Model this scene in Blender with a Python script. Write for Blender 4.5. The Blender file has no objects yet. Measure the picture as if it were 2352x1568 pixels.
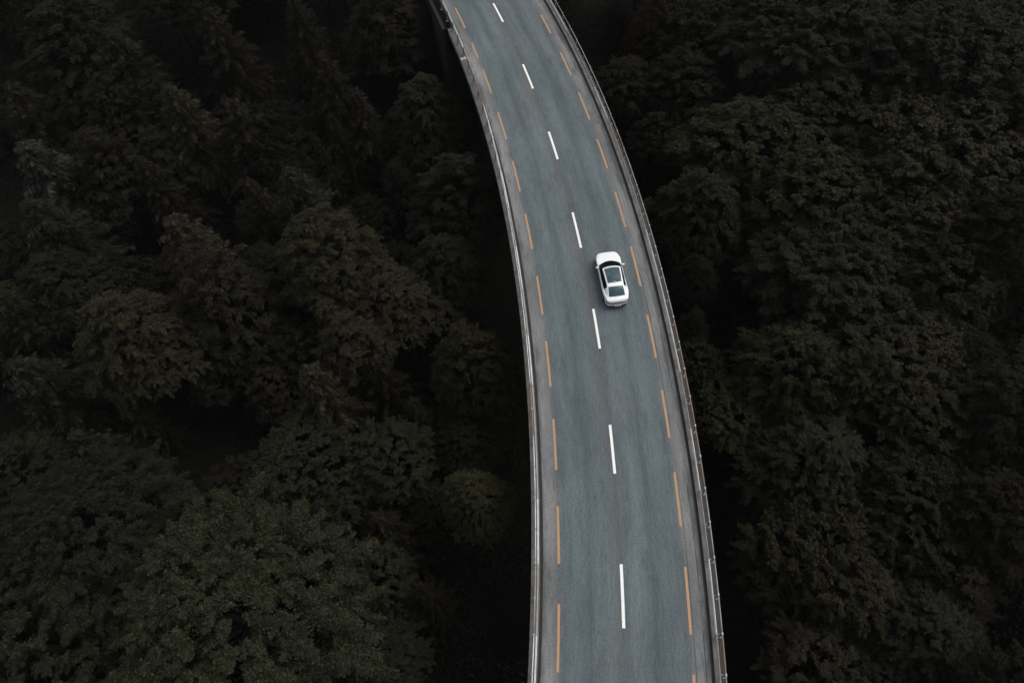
import bpy, bmesh, math, random
import numpy as np
from mathutils import Vector, Matrix

scn = bpy.context.scene
COL = scn.collection

# ---------------------------------------------------------------- camera
CAM_H, PITCH, ROLL = 44.0, 1.049603, -0.136862
fx = Vector((1, 0, 0)); fu = Vector((0, math.sin(PITCH), math.cos(PITCH)))
fwd = Vector((0, math.cos(PITCH), -math.sin(PITCH)))
right = math.cos(ROLL) * fx + math.sin(ROLL) * fu
up = -math.sin(ROLL) * fx + math.cos(ROLL) * fu
cam_d = bpy.data.cameras.new('camera'); cam = bpy.data.objects.new('camera', cam_d); COL.objects.link(cam)
cam_d.lens = 24.0; cam_d.sensor_width = 36.0; cam_d.clip_end = 3000
M = Matrix.Identity(4)
for i in range(3):
    M[i][0] = right[i]; M[i][1] = up[i]; M[i][2] = -fwd[i]
M[2][3] = CAM_H
cam.matrix_world = M
scn.camera = cam

# ---------------------------------------------------------------- sky, sun, exposure
SUN_EL, SUN_ROT = math.radians(56), math.radians(72)
world = bpy.data.worlds.new('World'); scn.world = world; world.use_nodes = True
nt = world.node_tree; nt.nodes.clear()
wo = nt.nodes.new('ShaderNodeOutputWorld'); bg = nt.nodes.new('ShaderNodeBackground')
sky = nt.nodes.new('ShaderNodeTexSky'); sky.sky_type = 'NISHITA'; sky.sun_disc = False
sky.sun_elevation = SUN_EL; sky.sun_rotation = SUN_ROT; sky.air_density = 1.0; sky.dust_density = 4.0
hs = nt.nodes.new('ShaderNodeHueSaturation'); hs.inputs['Saturation'].default_value = 0.30   # overcast: grey rather than blue
nt.links.new(sky.outputs[0], hs.inputs['Color']); nt.links.new(hs.outputs[0], bg.inputs['Color'])
bg.inputs['Strength'].default_value = 0.10
nt.links.new(bg.outputs[0], wo.inputs[0])
sd = bpy.data.lights.new('sun', 'SUN'); sd.energy = 0.8; sd.angle = math.radians(40); sd.color = (1.0, 0.97, 0.93)
sun = bpy.data.objects.new('sun', sd); COL.objects.link(sun)
sdir = Vector((math.sin(SUN_ROT) * math.cos(SUN_EL), math.cos(SUN_ROT) * math.cos(SUN_EL), math.sin(SUN_EL)))
sun.rotation_euler = sdir.to_track_quat('Z', 'Y').to_euler()
vs = scn.view_settings
vs.view_transform = 'Standard'; vs.look = 'None'; vs.exposure = 0.45; vs.gamma = 1.0; vs.use_curve_mapping = False
scn.cycles.max_bounces = 5; scn.cycles.diffuse_bounces = 2; scn.cycles.glossy_bounces = 2
scn.cycles.transmission_bounces = 2; scn.cycles.transparent_max_bounces = 4

HAZE = 0.00006

# ---------------------------------------------------------------- helpers
def link(name, me, mats=(), parent=None, loc=None):
    o = bpy.data.objects.new(name, me); COL.objects.link(o)
    if me is not None:
        for m in (mats if isinstance(mats, (list, tuple)) else [mats]):
            if m.name not in [x.name for x in me.materials if x]: me.materials.append(m)
    if parent is not None: o.parent = parent
    if loc is not None: o.location = loc
    return o

def tag(o, label=None, cat=None, group=None, kind=None):
    if label: o['label'] = label
    if cat: o['category'] = cat
    if group: o['group'] = group
    if kind: o['kind'] = kind
    return o

def empty(name, loc=(0, 0, 0), rz=0.0):
    o = bpy.data.objects.new(name, None); COL.objects.link(o)
    o.location = loc; o.rotation_euler = (0, 0, rz); o.empty_display_size = 0.3
    return o

def mesh(name, verts, faces, smooth=False):
    me = bpy.data.meshes.new(name)
    me.from_pydata([tuple(v) for v in verts], [], [tuple(f) for f in faces]); me.update()
    if smooth: me.polygons.foreach_set('use_smooth', [True] * len(me.polygons))
    return me

def quad_mesh(name, V, tri=False):
    """V: (n,4,3) array of quads -> mesh, fast."""
    n = len(V); k = V.shape[1]
    me = bpy.data.meshes.new(name)
    me.vertices.add(n * k); me.vertices.foreach_set('co', np.ascontiguousarray(V, np.float32).ravel())
    me.loops.add(n * k); me.loops.foreach_set('vertex_index', np.arange(n * k, dtype=np.int32))
    me.polygons.add(n)
    me.polygons.foreach_set('loop_start', np.arange(0, n * k, k, dtype=np.int32))
    me.polygons.foreach_set('loop_total', np.full(n, k, np.int32))
    me.update(calc_edges=True); me.validate()
    return me

class MB:
    def __init__(s): s.v = []; s.f = []
    def add(s, v, f):
        b = len(s.v); s.v += [tuple(x) for x in v]; s.f += [tuple(i + b for i in q) for q in f]
    def box(s, c, d, m=None):
        x, y, z = (d[0] / 2, d[1] / 2, d[2] / 2)
        vs_ = [Vector((a * x, b * y, e * z)) for e in (-1, 1) for b in (-1, 1) for a in (-1, 1)]
        if m is not None: vs_ = [m @ v for v in vs_]
        s.add([(v.x + c[0], v.y + c[1], v.z + c[2]) for v in vs_],
              [(0, 2, 3, 1), (4, 5, 7, 6), (0, 1, 5, 4), (2, 6, 7, 3), (0, 4, 6, 2), (1, 3, 7, 5)])
    def tube(s, pts, rad, n=8, cap=True):
        pts = [Vector(p) for p in pts]
        rad = rad if isinstance(rad, (list, tuple)) else [rad] * len(pts)
        vv = []; ff = []
        for i, p in enumerate(pts):
            t = (pts[min(i + 1, len(pts) - 1)] - pts[max(i - 1, 0)]).normalized()
            a = t.cross(Vector((0, 0, 1)))
            if a.length < 1e-3: a = Vector((1, 0, 0))
            a.normalize(); b = a.cross(t)
            for k in range(n):
                q = 2 * math.pi * k / n
                vv.append(p + rad[i] * (math.cos(q) * a + math.sin(q) * b))
        for i in range(len(pts) - 1):
            for k in range(n):
                k2 = (k + 1) % n
                ff.append((i * n + k, i * n + k2, (i + 1) * n + k2, (i + 1) * n + k))
        if cap: ff += [tuple(range(n))[::-1], tuple((len(pts) - 1) * n + k for k in range(n))]
        s.add(vv, ff)
    def me(s, name, smooth=False): return mesh(name, s.v, s.f, smooth)

# road geometry: one circular arc, s metres along it, o metres to the outside
RC, RR = (-154.884, 31.551), 161.374
def rp(s, o, z=0.0):
    a = s / RR
    return Vector((RC[0] + (RR + o) * math.cos(a), RC[1] + (RR + o) * math.sin(a), z))
def strip(profile, s0, s1, ds=1.5, uv=False, name='strip', cap=True):
    """sweep a closed or open profile [(o,z)...] along the arc"""
    n = max(2, int(abs(s1 - s0) / ds) + 1); ss = np.linspace(s0, s1, n); k = len(profile)
    closed = len(profile) > 2
    vv = [rp(s, o(s) if callable(o) else o, z) for s in ss for (o, z) in profile]
    ff = []
    for i in range(n - 1):
        for j in range(k if closed else k - 1):
            j2 = (j + 1) % k
            ff.append((i * k + j, i * k + j2, (i + 1) * k + j2, (i + 1) * k + j))
    if closed and cap: ff += [tuple(range(k))[::-1], tuple((n - 1) * k + j for j in range(k))]
    me = mesh(name, vv, ff)
    if uv:
        l = me.uv_layers.new(name='road')
        so = [(s, o) for s in ss for (o, z) in profile]
        for lp in me.loops: l.data[lp.index].uv = so[lp.vertex_index]
    bm = bmesh.new(); bm.from_mesh(me); bmesh.ops.recalc_face_normals(bm, faces=bm.faces)
    if not closed:
        for f in bm.faces:
            if f.normal.z < 0: f.normal_flip()
    bm.to_mesh(me); bm.free()
    return me

def ray(px, py, z):
    """where the sight line through photo point (px,py on a 2352 px wide view) meets the level z"""
    x, y = px - 1176, 784 - py; f = 1568.0
    d = fwd * f + right * x + up * y
    t = (z - CAM_H) / d.z
    return Vector((0, 0, CAM_H)) + d * t

# ---------------------------------------------------------------- materials
def mat(name, base, rough=0.6, metal=0.0, spec=0.5, coat=0.0):
    m = bpy.data.materials.new(name); m.use_nodes = True
    b = m.node_tree.nodes['Principled BSDF']
    b.inputs['Base Color'].default_value = (*base, 1); b.inputs['Roughness'].default_value = rough
    b.inputs['Metallic'].default_value = metal; b.inputs['Specular IOR Level'].default_value = spec
    b.inputs['Coat Weight'].default_value = coat
    return m
def N(m, t, **kw):
    n = m.node_tree.nodes.new(t)
    for k, v in kw.items(): setattr(n, k, v)
    return n
def L(m, a, b): m.node_tree.links.new(a, b)
def bsdf(m): return m.node_tree.nodes['Principled BSDF']
def noise(m, vec, scale, detail=4, rough=0.6):
    n = N(m, 'ShaderNodeTexNoise'); n.inputs['Scale'].default_value = scale
    n.inputs['Detail'].default_value = detail; n.inputs['Roughness'].default_value = rough
    if vec is not None: L(m, vec, n.inputs['Vector'])
    return n.outputs['Fac']
def ramp(m, fac, stops):
    r = N(m, 'ShaderNodeValToRGB'); L(m, fac, r.inputs[0])
    el = r.color_ramp.elements
    while len(el) < len(stops): el.new(0.5)
    for e, (p, c) in zip(el, stops):
        e.position = p; e.color = (*c, 1) if len(c) == 3 else c
    return r.outputs[0]
def mix(m, fac, a, b, mode='MIX'):
    n = N(m, 'ShaderNodeMix', data_type='RGBA', blend_type=mode)
    for s, v in ((0, fac), (6, a), (7, b)):
        if hasattr(v, 'links'): L(m, v, n.inputs[s])
        elif s == 0: n.inputs[0].default_value = v
        else: n.inputs[s].default_value = (*v, 1)
    return n.outputs[2]
def mapping(m, vec, sc):
    n = N(m, 'ShaderNodeMapping'); n.inputs['Scale'].default_value = sc; L(m, vec, n.inputs['Vector']); return n.outputs[0]
def math_(m, op, a, b=None, c=None):
    n = N(m, 'ShaderNodeMath', operation=op)
    for i, v in enumerate((a, b, c)):
        if v is None: continue
        if hasattr(v, 'links'): L(m, v, n.inputs[i])
        else: n.inputs[i].default_value = v
    return n.outputs[0]
def bump(m, h, strength, dist):
    b = N(m, 'ShaderNodeBump'); b.inputs['Strength'].default_value = strength; b.inputs['Distance'].default_value = dist
    L(m, h, b.inputs['Height']); L(m, b.outputs[0], bsdf(m).inputs['Normal'])
G = lambda v: (v, v, v)

# asphalt -------------------------------------------------------
asph = mat('asphalt', (0.1, 0.1, 0.1), 0.85, spec=0.35)
uvn = N(asph, 'ShaderNodeUVMap'); uvn.uv_map = 'road'; uv = uvn.outputs[0]
sep = N(asph, 'ShaderNodeSeparateXYZ'); L(asph, uv, sep.inputs[0]); so_ = sep.outputs[1]
streak = noise(asph, mapping(asph, uv, (0.13, 1.5, 1)), 1.0, 6, 0.7)
fine = noise(asph, mapping(asph, uv, (1.3, 7, 1)), 1.0, 5, 0.75)
blot = noise(asph, mapping(asph, uv, (0.10, 0.28, 1)), 1.0, 4, 0.55)
grain = noise(asph, mapping(asph, uv, (1, 1, 1)), 9.0, 4, 0.85)
lane = ramp(asph, streak, [(0.28, (0.070, 0.093, 0.100)), (0.5, (0.098, 0.122, 0.129)), (0.72, (0.126, 0.143, 0.147))])
shld = ramp(asph, blot, [(0.3, (0.150, 0.154, 0.155)), (0.7, (0.222, 0.222, 0.219))])
# shoulder outside the edge lines is paler, older asphalt
wob = math_(asph, 'MULTIPLY', math_(asph, 'SUBTRACT', noise(asph, mapping(asph, uv, (0.25, 0.4, 1)), 1.0, 4), 0.5), 0.7)
ao = math_(asph, 'ADD', math_(asph, 'ABSOLUTE', so_), wob)
mr = N(asph, 'ShaderNodeMapRange', interpolation_type='SMOOTHSTEP'); L(asph, ao, mr.inputs[0])
mr.inputs[1].default_value = 3.45; mr.inputs[2].default_value = 4.15
c = mix(asph, mr.outputs[0], lane, shld)
# greyer, grittier strip along the centre joint and bluish worn patches
cd = math_(asph, 'ADD', math_(asph, 'ABSOLUTE', math_(asph, 'ADD', so_, 0.22)), math_(asph, 'MULTIPLY', wob, 1.1))
mc = N(asph, 'ShaderNodeMapRange', interpolation_type='SMOOTHSTEP'); L(asph, cd, mc.inputs[0])
mc.inputs[1].default_value = 0.75; mc.inputs[2].default_value = 0.15; mc.inputs[4].default_value = 0.42
c = mix(asph, mc.outputs[0], c, (0.122, 0.124, 0.123))
blu = noise(asph, mapping(asph, uv, (0.16, 0.7, 1)), 1.0, 5, 0.7)
c = mix(asph, ramp(asph, blu, [(0.52, G(0.0)), (0.72, G(0.6))]), c, (0.082, 0.094, 0.118))
# polished wheel tracks
wave = math_(asph, 'ABSOLUTE', math_(asph, 'SINE', math_(asph, 'MULTIPLY', so_, math.pi / 1.93)))
wr = ramp(asph, wave, [(0.0, G(0.83)), (1.0, G(1.09))])
c = mix(asph, 1.0, c, wr, 'MULTIPLY')
c = mix(asph, 1.0, c, ramp(asph, blot, [(0.25, G(0.78)), (0.75, G(1.18))]), 'MULTIPLY')
c = mix(asph, 1.0, c, ramp(asph, fine, [(0.25, G(0.76)), (0.75, G(1.24))]), 'MULTIPLY')
c = mix(asph, 1.0, c, ramp(asph, grain, [(0.25, G(0.55)), (0.75, G(1.45))]), 'MULTIPLY')
# dirt that gathers along the gutters
dn = noise(asph, mapping(asph, uv, (0.35, 1.6, 1)), 1.0, 5, 0.65)
dd = math_(asph, 'ADD', math_(asph, 'ABSOLUTE', so_), math_(asph, 'MULTIPLY', math_(asph, 'SUBTRACT', dn, 0.5), 2.3))
md = N(asph, 'ShaderNodeMapRange', interpolation_type='SMOOTHSTEP'); L(asph, dd, md.inputs[0])
md.inputs[1].default_value = 4.4; md.inputs[2].default_value = 5.1; md.inputs[4].default_value = 0.75
c = mix(asph, md.outputs[0], c, (0.055, 0.056, 0.054))
# rusty/sandy stain
stn = noise(asph, mapping(asph, uv, (0.07, 0.5, 1)), 1.0, 4, 0.5)
c = mix(asph, ramp(asph, stn, [(0.60, G(0.0)), (0.78, G(0.45))]), c, (0.15, 0.125, 0.10))
# oil drips and dark blotches
oil = noise(asph, mapping(asph, uv, (0.30, 0.9, 1)), 1.0, 6, 0.7)
c = mix(asph, ramp(asph, oil, [(0.55, G(0.0)), (0.72, G(0.62))]), c, (0.058, 0.064, 0.070))
# longitudinal seams
def seam(c, o, w, thr):
    d = math_(asph, 'ABSOLUTE', math_(asph, 'SUBTRACT', math_(asph, 'ADD', so_, math_(asph, 'MULTIPLY', math_(asph, 'SUBTRACT', dn, 0.5), 0.06)), o))
    k = math_(asph, 'LESS_THAN', d, w)
    k = math_(asph, 'MULTIPLY', k, ramp(asph, noise(asph, mapping(asph, uv, (0.22, 0.1, 1)), 1.0, 3), [(thr, G(0.0)), (thr + 0.12, G(0.75))]))
    return mix(asph, k, c, (0.035, 0.04, 0.042))
c = seam(c, 4.06, 0.022, 0.42); c = seam(c, 0.16, 0.014, 0.55); c = seam(c, 4.62, 0.03, 0.45)
L(asph, c, bsdf(asph).inputs['Base Color'])
bump(asph, grain, 0.4, 0.01)

def paint(name, base, wear):
    m = mat(name, base, 0.6, spec=0.4)
    tc = N(m, 'ShaderNodeTexCoord').outputs['Object']
    n1 = noise(m, tc, 9.0, 5, 0.7)
    cc = mix(m, ramp(m, n1, [(wear, G(0.0)), (wear + 0.2, G(0.75))]), base, tuple(0.45 * x for x in base))
    L(m, cc, bsdf(m).inputs['Base Color']); return m
white_paint = paint('white_road_paint', (0.84, 0.85, 0.84), 0.54)
yellow_paint = paint('yellow_road_paint', (0.42, 0.25, 0.135), 0.52)

def concrete(name, base, dirt, sc=0.6):
    m = mat(name, base, 0.85, spec=0.3)
    tc = N(m, 'ShaderNodeTexCoord').outputs['Object']
    n1 = noise(m, tc, sc, 6, 0.7); n2 = noise(m, tc, 12.0, 4, 0.7)
    cc = mix(m, ramp(m, n1, [(0.38, G(0.0)), (0.68, G(1.0))]), base, dirt)
    cc = mix(m, 1.0, cc, ramp(m, n2, [(0.2, G(0.72)), (0.8, G(1.28))]), 'MULTIPLY')
    L(m, cc, bsdf(m).inputs['Base Color']); bump(m, n2, 0.4, 0.01); return m
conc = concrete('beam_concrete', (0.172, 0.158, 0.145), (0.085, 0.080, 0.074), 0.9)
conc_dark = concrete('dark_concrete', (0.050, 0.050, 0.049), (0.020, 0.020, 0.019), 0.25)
wall_m = concrete('shaded_wall_concrete', (0.017, 0.0175, 0.017), (0.008, 0.008, 0.0075), 0.3)  # concrete colour darkened to stand in for shade on wall and piers
ledge_m = concrete('dark_ledge_concrete', (0.055, 0.052, 0.046), (0.030, 0.030, 0.026), 0.9)  # ledge concrete, darker than the kerb beam
gutter_m = concrete('gutter_dirt', (0.030, 0.032, 0.032), (0.018, 0.019, 0.018), 0.8)
patch_m = concrete('pale_patch_asphalt', (0.15, 0.16, 0.16), (0.115, 0.12, 0.12), 2.0)

def galv(name, base, rough=0.4, metal=0.6):
    m = mat(name, base, rough, metal)
    tc = N(m, 'ShaderNodeTexCoord').outputs['Object']
    n1 = noise(m, tc, 2.5, 5, 0.7)
    cc = mix(m, ramp(m, n1, [(0.35, G(0)), (0.7, G(0.8))]), base, tuple(x * 0.6 for x in base))
    L(m, cc, bsdf(m).inputs['Base Color']); return m
steel = galv('galvanised_steel', (0.62, 0.66, 0.67), 0.42, 0.35)
steel_dull = galv('weathered_steel', (0.34, 0.325, 0.31), 0.55, 0.3)
rust = galv('rusty_steel', (0.28, 0.19, 0.155), 0.7, 0.1)
cap_m = galv('dull_cap_steel', (0.36, 0.38, 0.38), 0.5, 0.3)
post_m = galv('post_steel', (0.20, 0.22, 0.22), 0.55, 0.3)

bark = mat('bark', (0.017, 0.015, 0.012), 0.9, spec=0.1)
leaf = mat('leaves', (0.03, 0.03, 0.02), 0.6, spec=0.12)
oi = N(leaf, 'ShaderNodeObjectInfo'); ge = N(leaf, 'ShaderNodeNewGeometry')
lc = mix(leaf, 1.0, oi.outputs['Color'], ramp(leaf, ge.outputs['Random Per Island'], [(0.0, G(0.45)), (0.6, G(0.95)), (0.93, (1.45, 1.4, 1.2)), (1.0, (2.0, 1.75, 1.25))]), 'MULTIPLY')
lc = mix(leaf, 1.0, lc, ramp(leaf, noise(leaf, N(leaf, 'ShaderNodeTexCoord').outputs['Object'], .55, 3, .6), [(0.3, (.80, .82, .84)), (0.5, G(.97)), (0.72, (1.2, 1.14, 1.0))]), 'MULTIPLY')
lc = mix(leaf, 1.0, lc, ramp(leaf, noise(leaf, N(leaf, 'ShaderNodeTexCoord').outputs['Object'], 2.3, 4, .7), [(0.3, G(.62)), (0.5, G(.95)), (0.7, (1.42, 1.38, 1.25))]), 'MULTIPLY')
L(leaf, lc, bsdf(leaf).inputs['Base Color'])
tr_ = N(leaf, 'ShaderNodeBsdfTranslucent'); L(leaf, lc, tr_.inputs['Color'])
ms_ = N(leaf, 'ShaderNodeMixShader'); ms_.inputs[0].default_value = 0.22
L(leaf, bsdf(leaf).outputs[0], ms_.inputs[1]); L(leaf, tr_.outputs[0], ms_.inputs[2])
L(leaf, ms_.outputs[0], [n for n in leaf.node_tree.nodes if n.type == 'OUTPUT_MATERIAL'][0].inputs['Surface'])

soil = mat('forest_soil', (0.02, 0.018, 0.012), 0.95, spec=0.1)
tc = N(soil, 'ShaderNodeTexCoord').outputs['Object']
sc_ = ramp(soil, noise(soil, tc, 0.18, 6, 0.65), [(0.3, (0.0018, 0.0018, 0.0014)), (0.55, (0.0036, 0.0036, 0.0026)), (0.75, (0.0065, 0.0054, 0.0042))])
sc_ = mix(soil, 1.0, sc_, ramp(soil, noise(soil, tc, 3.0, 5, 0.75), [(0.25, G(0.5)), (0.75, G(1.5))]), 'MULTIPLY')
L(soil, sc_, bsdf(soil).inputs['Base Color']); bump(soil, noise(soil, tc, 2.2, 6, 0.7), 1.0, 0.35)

# ---------------------------------------------------------------- terrain
def sstep(a, b, x):
    t = np.clip((np.asarray(x, float) - a) / (b - a), 0, 1); return t * t * (3 - 2 * t)
def terrain(x, y):
    x = np.asarray(x, float); y = np.asarray(y, float)
    h = -19.0 + 1.2 * np.sin(x * 0.11 + 1) * np.cos(y * 0.09) + 0.6 * np.sin(x * 0.31 + y * 0.23)
    h = h + 11.5 * sstep(42, 92, y)
    h = h + 9.0 * sstep(16, 40, x) * (1 - sstep(10, 34, y))              # hillside low on the right
    h = h + 5.0 * sstep(-40, -75, x)
    h = h + 16 * sstep(110, 260, np.hypot(x, y))
    # embankment that carries the road beyond the bridge end
    s = RR * np.arctan2(y - RC[1], x - RC[0]); o = np.hypot(x - RC[0], y - RC[1]) - RR
    emb = -0.6 - np.maximum(0, np.abs(o) - 5.2) / 1.5
    k = sstep(33, 38, s)
    h = np.where((k > 0) & (np.abs(s) < 300), np.maximum(h, h * (1 - k) + np.minimum(emb, 0) * k), h)
    h = np.where((np.abs(o) < 8) & (s > 30), np.minimum(h, -0.6), h)
    return h
def axis():
    a = np.concatenate([np.arange(-600, -120, 30), np.arange(-120, 121, 1.5), np.arange(150, 601, 30)]); return a
ax = axis(); ay = axis() + 30
X, Y = np.meshgrid(ax, ay, indexing='xy'); Z = terrain(X, Y)
nx, ny = len(ax), len(ay)
idx = np.arange(nx * ny).reshape(ny, nx)
F = np.stack([idx[:-1, :-1], idx[:-1, 1:], idx[1:, 1:], idx[1:, :-1]], -1).reshape(-1, 4)
gme = mesh('ground', np.stack([X, Y, Z], -1).reshape(-1, 3), F.tolist(), True)
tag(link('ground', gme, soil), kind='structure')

# ---------------------------------------------------------------- road surface and markings
S0, S1 = -62.0, 95.0
road = tag(link('road', strip([(-4.84, 0), (-4.2, 0), (-3.4, 0), (0, 0), (3.4, 0), (4.2, 0), (4.9, 0)][:2] and [(-4.84, 0.0), (4.9, 0.0)], S0, S1, 1.0, True, 'road'), asph), kind='structure')
def dash(name, s0, s1, o, w, m, z=0.004):
    return link(name, strip([(o - w / 2, z), (o + w / 2, z)], s0, s1, 0.8, False, name), m, road)
W = [(31.01, 34.3), (20.54, 24.13), (11.2, 14.65), (1.39, 5.08), (-7.89, -4.44), (-17.38, -13.9), (-26.89, -23.2), (-36.4, -32.8), (-45.9, -42.4), (40.3, 43.8), (49.8, 53.3)]
for a, b in W: dash('lane_marking', a, b, 0.0, 0.185, white_paint)
YLs = [(31.63, 35.31), (26.67, 29.06), (21.23, 24.74), (14.8, 18.47), (8.36, 12.01), (1.97, 5.75), (-4.42, -0.77), (-10.64, -6.81), (-16.97, -13.23), (-23.22, -19.5), (-29.48, -25.64), (-35.7, -32.0), (37.9, 41.5), (44.2, 47.8)]
YRs = [(33.6, 36.9), (27.48, 30.58), (21.2, 24.47), (15.1, 18.7), (9.17, 12.65), (2.77, 6.47), (-2.94, 0.81), (-9.04, -5.48), (-15.07, -11.56), (-20.86, -17.42), (-27.07, -23.31), (-33.2, -29.15), (39.8, 43.2)]
for a, b in YLs: dash('edge_marking', a, b, -3.86, 0.155, yellow_paint)
for a, b in YRs: dash('edge_marking', a, b, 3.9, 0.155, yellow_paint)
for (a, b, o0, o1) in ((16.9, 18.2, 4.15, 4.75), (14.3, 16.2, 4.12, 4.7), (21.0, 22.0, 4.1, 4.5)):
    link('asphalt_patch', strip([(o0, 0.002), (o1, 0.002)], a, b, 0.8, False, 'asphalt_patch'), patch_m, road)

# ---------------------------------------------------------------- bridge
bridge = tag(empty('road_bridge', rp(0, 0, -18)), 'curved concrete road bridge crossing the dark forest', 'bridge')
def bpart(name, me, m):
    o = link(name, me, m); o.parent = bridge; o.matrix_parent_inverse = Matrix.Translation(-bridge.location); return o
bridge.location = rp(0, 0, -18)
B1 = 33.0
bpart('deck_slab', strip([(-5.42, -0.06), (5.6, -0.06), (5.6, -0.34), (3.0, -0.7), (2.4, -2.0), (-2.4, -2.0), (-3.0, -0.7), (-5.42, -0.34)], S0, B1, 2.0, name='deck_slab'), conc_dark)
bpart('gutter', strip([(-5.03, -0.012), (-4.842, -0.012)], S0, S1, 2.0, name='gutter'), gutter_m)
bpart('gutter', strip([(4.902, -0.012), (5.08, -0.012)], S0, S1, 2.0, name='gutter'), gutter_m)
seg = 7.8
k = S0
while k < B1 - 0.5:
    e = min(k + seg, 32.1)
    bpart('edge_beam', strip([(-5.57, 0.10), (-5.03, 0.10), (-5.03, -0.055), (-5.43, -0.055), (-5.43, -0.6), (-5.57, -0.6)], k, e - 0.02, 1.3, name='edge_beam'), conc)
    k += seg
k = S0
while k < S1 - 1:
    e = min(k + seg, S1)
    bpart('edge_beam', strip([(5.08, 0.10), (5.33, 0.10), (5.33, -0.055), (5.08, -0.055)], k, e - 0.02, 1.3, name='edge_beam'), conc)
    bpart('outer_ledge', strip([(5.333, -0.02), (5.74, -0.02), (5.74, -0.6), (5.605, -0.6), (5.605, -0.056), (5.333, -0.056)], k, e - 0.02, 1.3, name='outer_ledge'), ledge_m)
    k += seg
blk = MB(); p = rp(26.85, -5.28, 0.14); a = 26.85 / RR
blk.box(p, (0.52, 0.36, 0.09), Matrix.Rotation(a, 3, 'Z')); bpart('marker_block', blk.me('marker_block'), steel)
for s in (-48, -24, 2, 27.5):
    pm = MB(); q = rp(s, 0, 0); h = float(terrain(q.x, q.y)); 
    pm.box((q.x, q.y, -1.6), (9.4, 1.2, 0.9), Matrix.Rotation(s / RR, 3, 'Z'))
    for oo in (-3.9, 3.9):
        q2 = rp(s, oo, 0); h2 = float(terrain(q2.x, q2.y)) - 0.8
        pm.box((q2.x, q2.y, (h2 - 2.05) / 2), (1.3, 1.0, -2.05 - h2), Matrix.Rotation(s / RR, 3, 'Z'))
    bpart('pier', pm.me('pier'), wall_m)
ab = MB(); q = rp(34.2, 0, 0); ab.box((q.x, q.y, -5.4), (11.4, 1.2, 9.8), Matrix.Rotation(34.2 / RR, 3, 'Z'))
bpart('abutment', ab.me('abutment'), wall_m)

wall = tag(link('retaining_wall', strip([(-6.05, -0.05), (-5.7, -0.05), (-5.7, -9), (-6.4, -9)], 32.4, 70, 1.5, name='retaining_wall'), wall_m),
           'dark concrete retaining wall beside the road at the far end of the bridge', 'wall')
tag(link('verge', strip([(-5.69, -0.07), (-5.04, -0.04)], 32.13, 90, 1.5, name='verge'), soil), kind='structure')

# ---------------------------------------------------------------- railings
def rail_side(sign, label, posts_s, tube_o, rail_o, post_o, rnd, end_s):
    root = tag(empty('bridge_railing', rp(0, post_o(0), 0.1)), label, 'railing')
    inv = Matrix.Translation(-root.location)
    def part(n, me, m):
        o = link(n, me, m); o.parent = root; o.matrix_parent_inverse = inv; return o
    for s in posts_s:
        mb = MB(); a = s / RR
        zb = (0.10 if s < 32 else -0.06) if sign < 0 else -0.02
        p0 = rp(s, post_o(s), zb); p1 = rp(s, tube_o(s), 1.04)
        R3 = Matrix.Rotation(a, 3, 'Z')
        vv = []
        for p in (p0, p1):
            for (dx, dy) in ((-.045, -.05), (.045, -.05), (.045, .05), (-.045, .05)):
                vv.append(p + R3 @ Vector((dx, dy, 0)))
        mb.add(vv, [(0, 1, 5, 4), (1, 2, 6, 5), (2, 3, 7, 6), (3, 0, 4, 7), (3, 2, 1, 0), (4, 5, 6, 7)])
        mb.box(rp(s, post_o(s), zb + 0.015), (0.24, 0.22, 0.03), R3)              # foot plate
        f = (0.58 - zb) / (1.04 - zb)
        po = post_o(s) + (tube_o(s) - post_o(s)) * f
        lo, hi = sorted((po, rail_o(s)))
        if hi - lo > 0.14: mb.box(rp(s, (lo + hi) / 2, 0.58), (hi - lo - 0.1, 0.07, 0.07), R3)   # spacer arm
        part('post', mb.me('post'), post_m)
        cp = MB(); cp.box(rp(s, tube_o(s), 1.125), (0.09, 0.14, 0.03), R3)
        part('post_cap', cp.me('post_cap'), cap_m)
    for i in range(0, len(posts_s) - 1):
        a, b = posts_s[i], posts_s[i + 1]
        if i % 2 == 0:
            b2 = posts_s[min(i + 2, len(posts_s) - 1)]
            mb = MB(); mb.tube([rp(s, tube_o(s), 1.07) for s in np.linspace(a + .01, b2 - .01, 6)], 0.038, 8)
            part('top_rail', mb.me('top_rail', True), rnd.choice([steel, steel, steel, steel_dull, rust] if sign < 0 else [steel_dull, steel_dull, steel, rust]))
            n = 5; ss = np.linspace(a + .01, b2 - .01, n)
            prof = [(-.055, -.10), (-.02, -.10), (.03, -.06), (.0, 0), (.03, .06), (-.02, .10), (-.055, .10), (-.075, 0)]
            prof = [(sg * -1 * sign, z) for sg, z in prof]
            vv = [rp(s, rail_o(s) + o, 0.58 + z) for s in ss for o, z in prof]; K = len(prof)
            ff = [(q * K + j, q * K + (j + 1) % K, (q + 1) * K + (j + 1) % K, (q + 1) * K + j) for q in range(n - 1) for j in range(K)]
            ff += [tuple(range(K))[::-1], tuple((n - 1) * K + j for j in range(K))]
            part('guard_rail', mesh('guard_rail', vv, ff), rnd.choice([steel, steel, steel_dull] if sign > 0 else [steel, steel_dull, steel_dull]))
    return root
tl = lambda s: -5.28 + 0.24 * float(sstep(2, 26, s))
rl = lambda s: -5.12 + 0.14 * float(sstep(2, 26, s))
pl = lambda s: -5.33 + 0.10 * float(sstep(2, 26, s))
rail_side(-1, 'left railing on the inside of the bend with posts on a concrete kerb', [-23.39 + 2.11 * i for i in range(-12, 34)], tl, rl, pl, random.Random(4), 33)
tr = lambda s: 5.50; rr_ = lambda s: 5.24; pr = lambda s: 5.56
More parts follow.
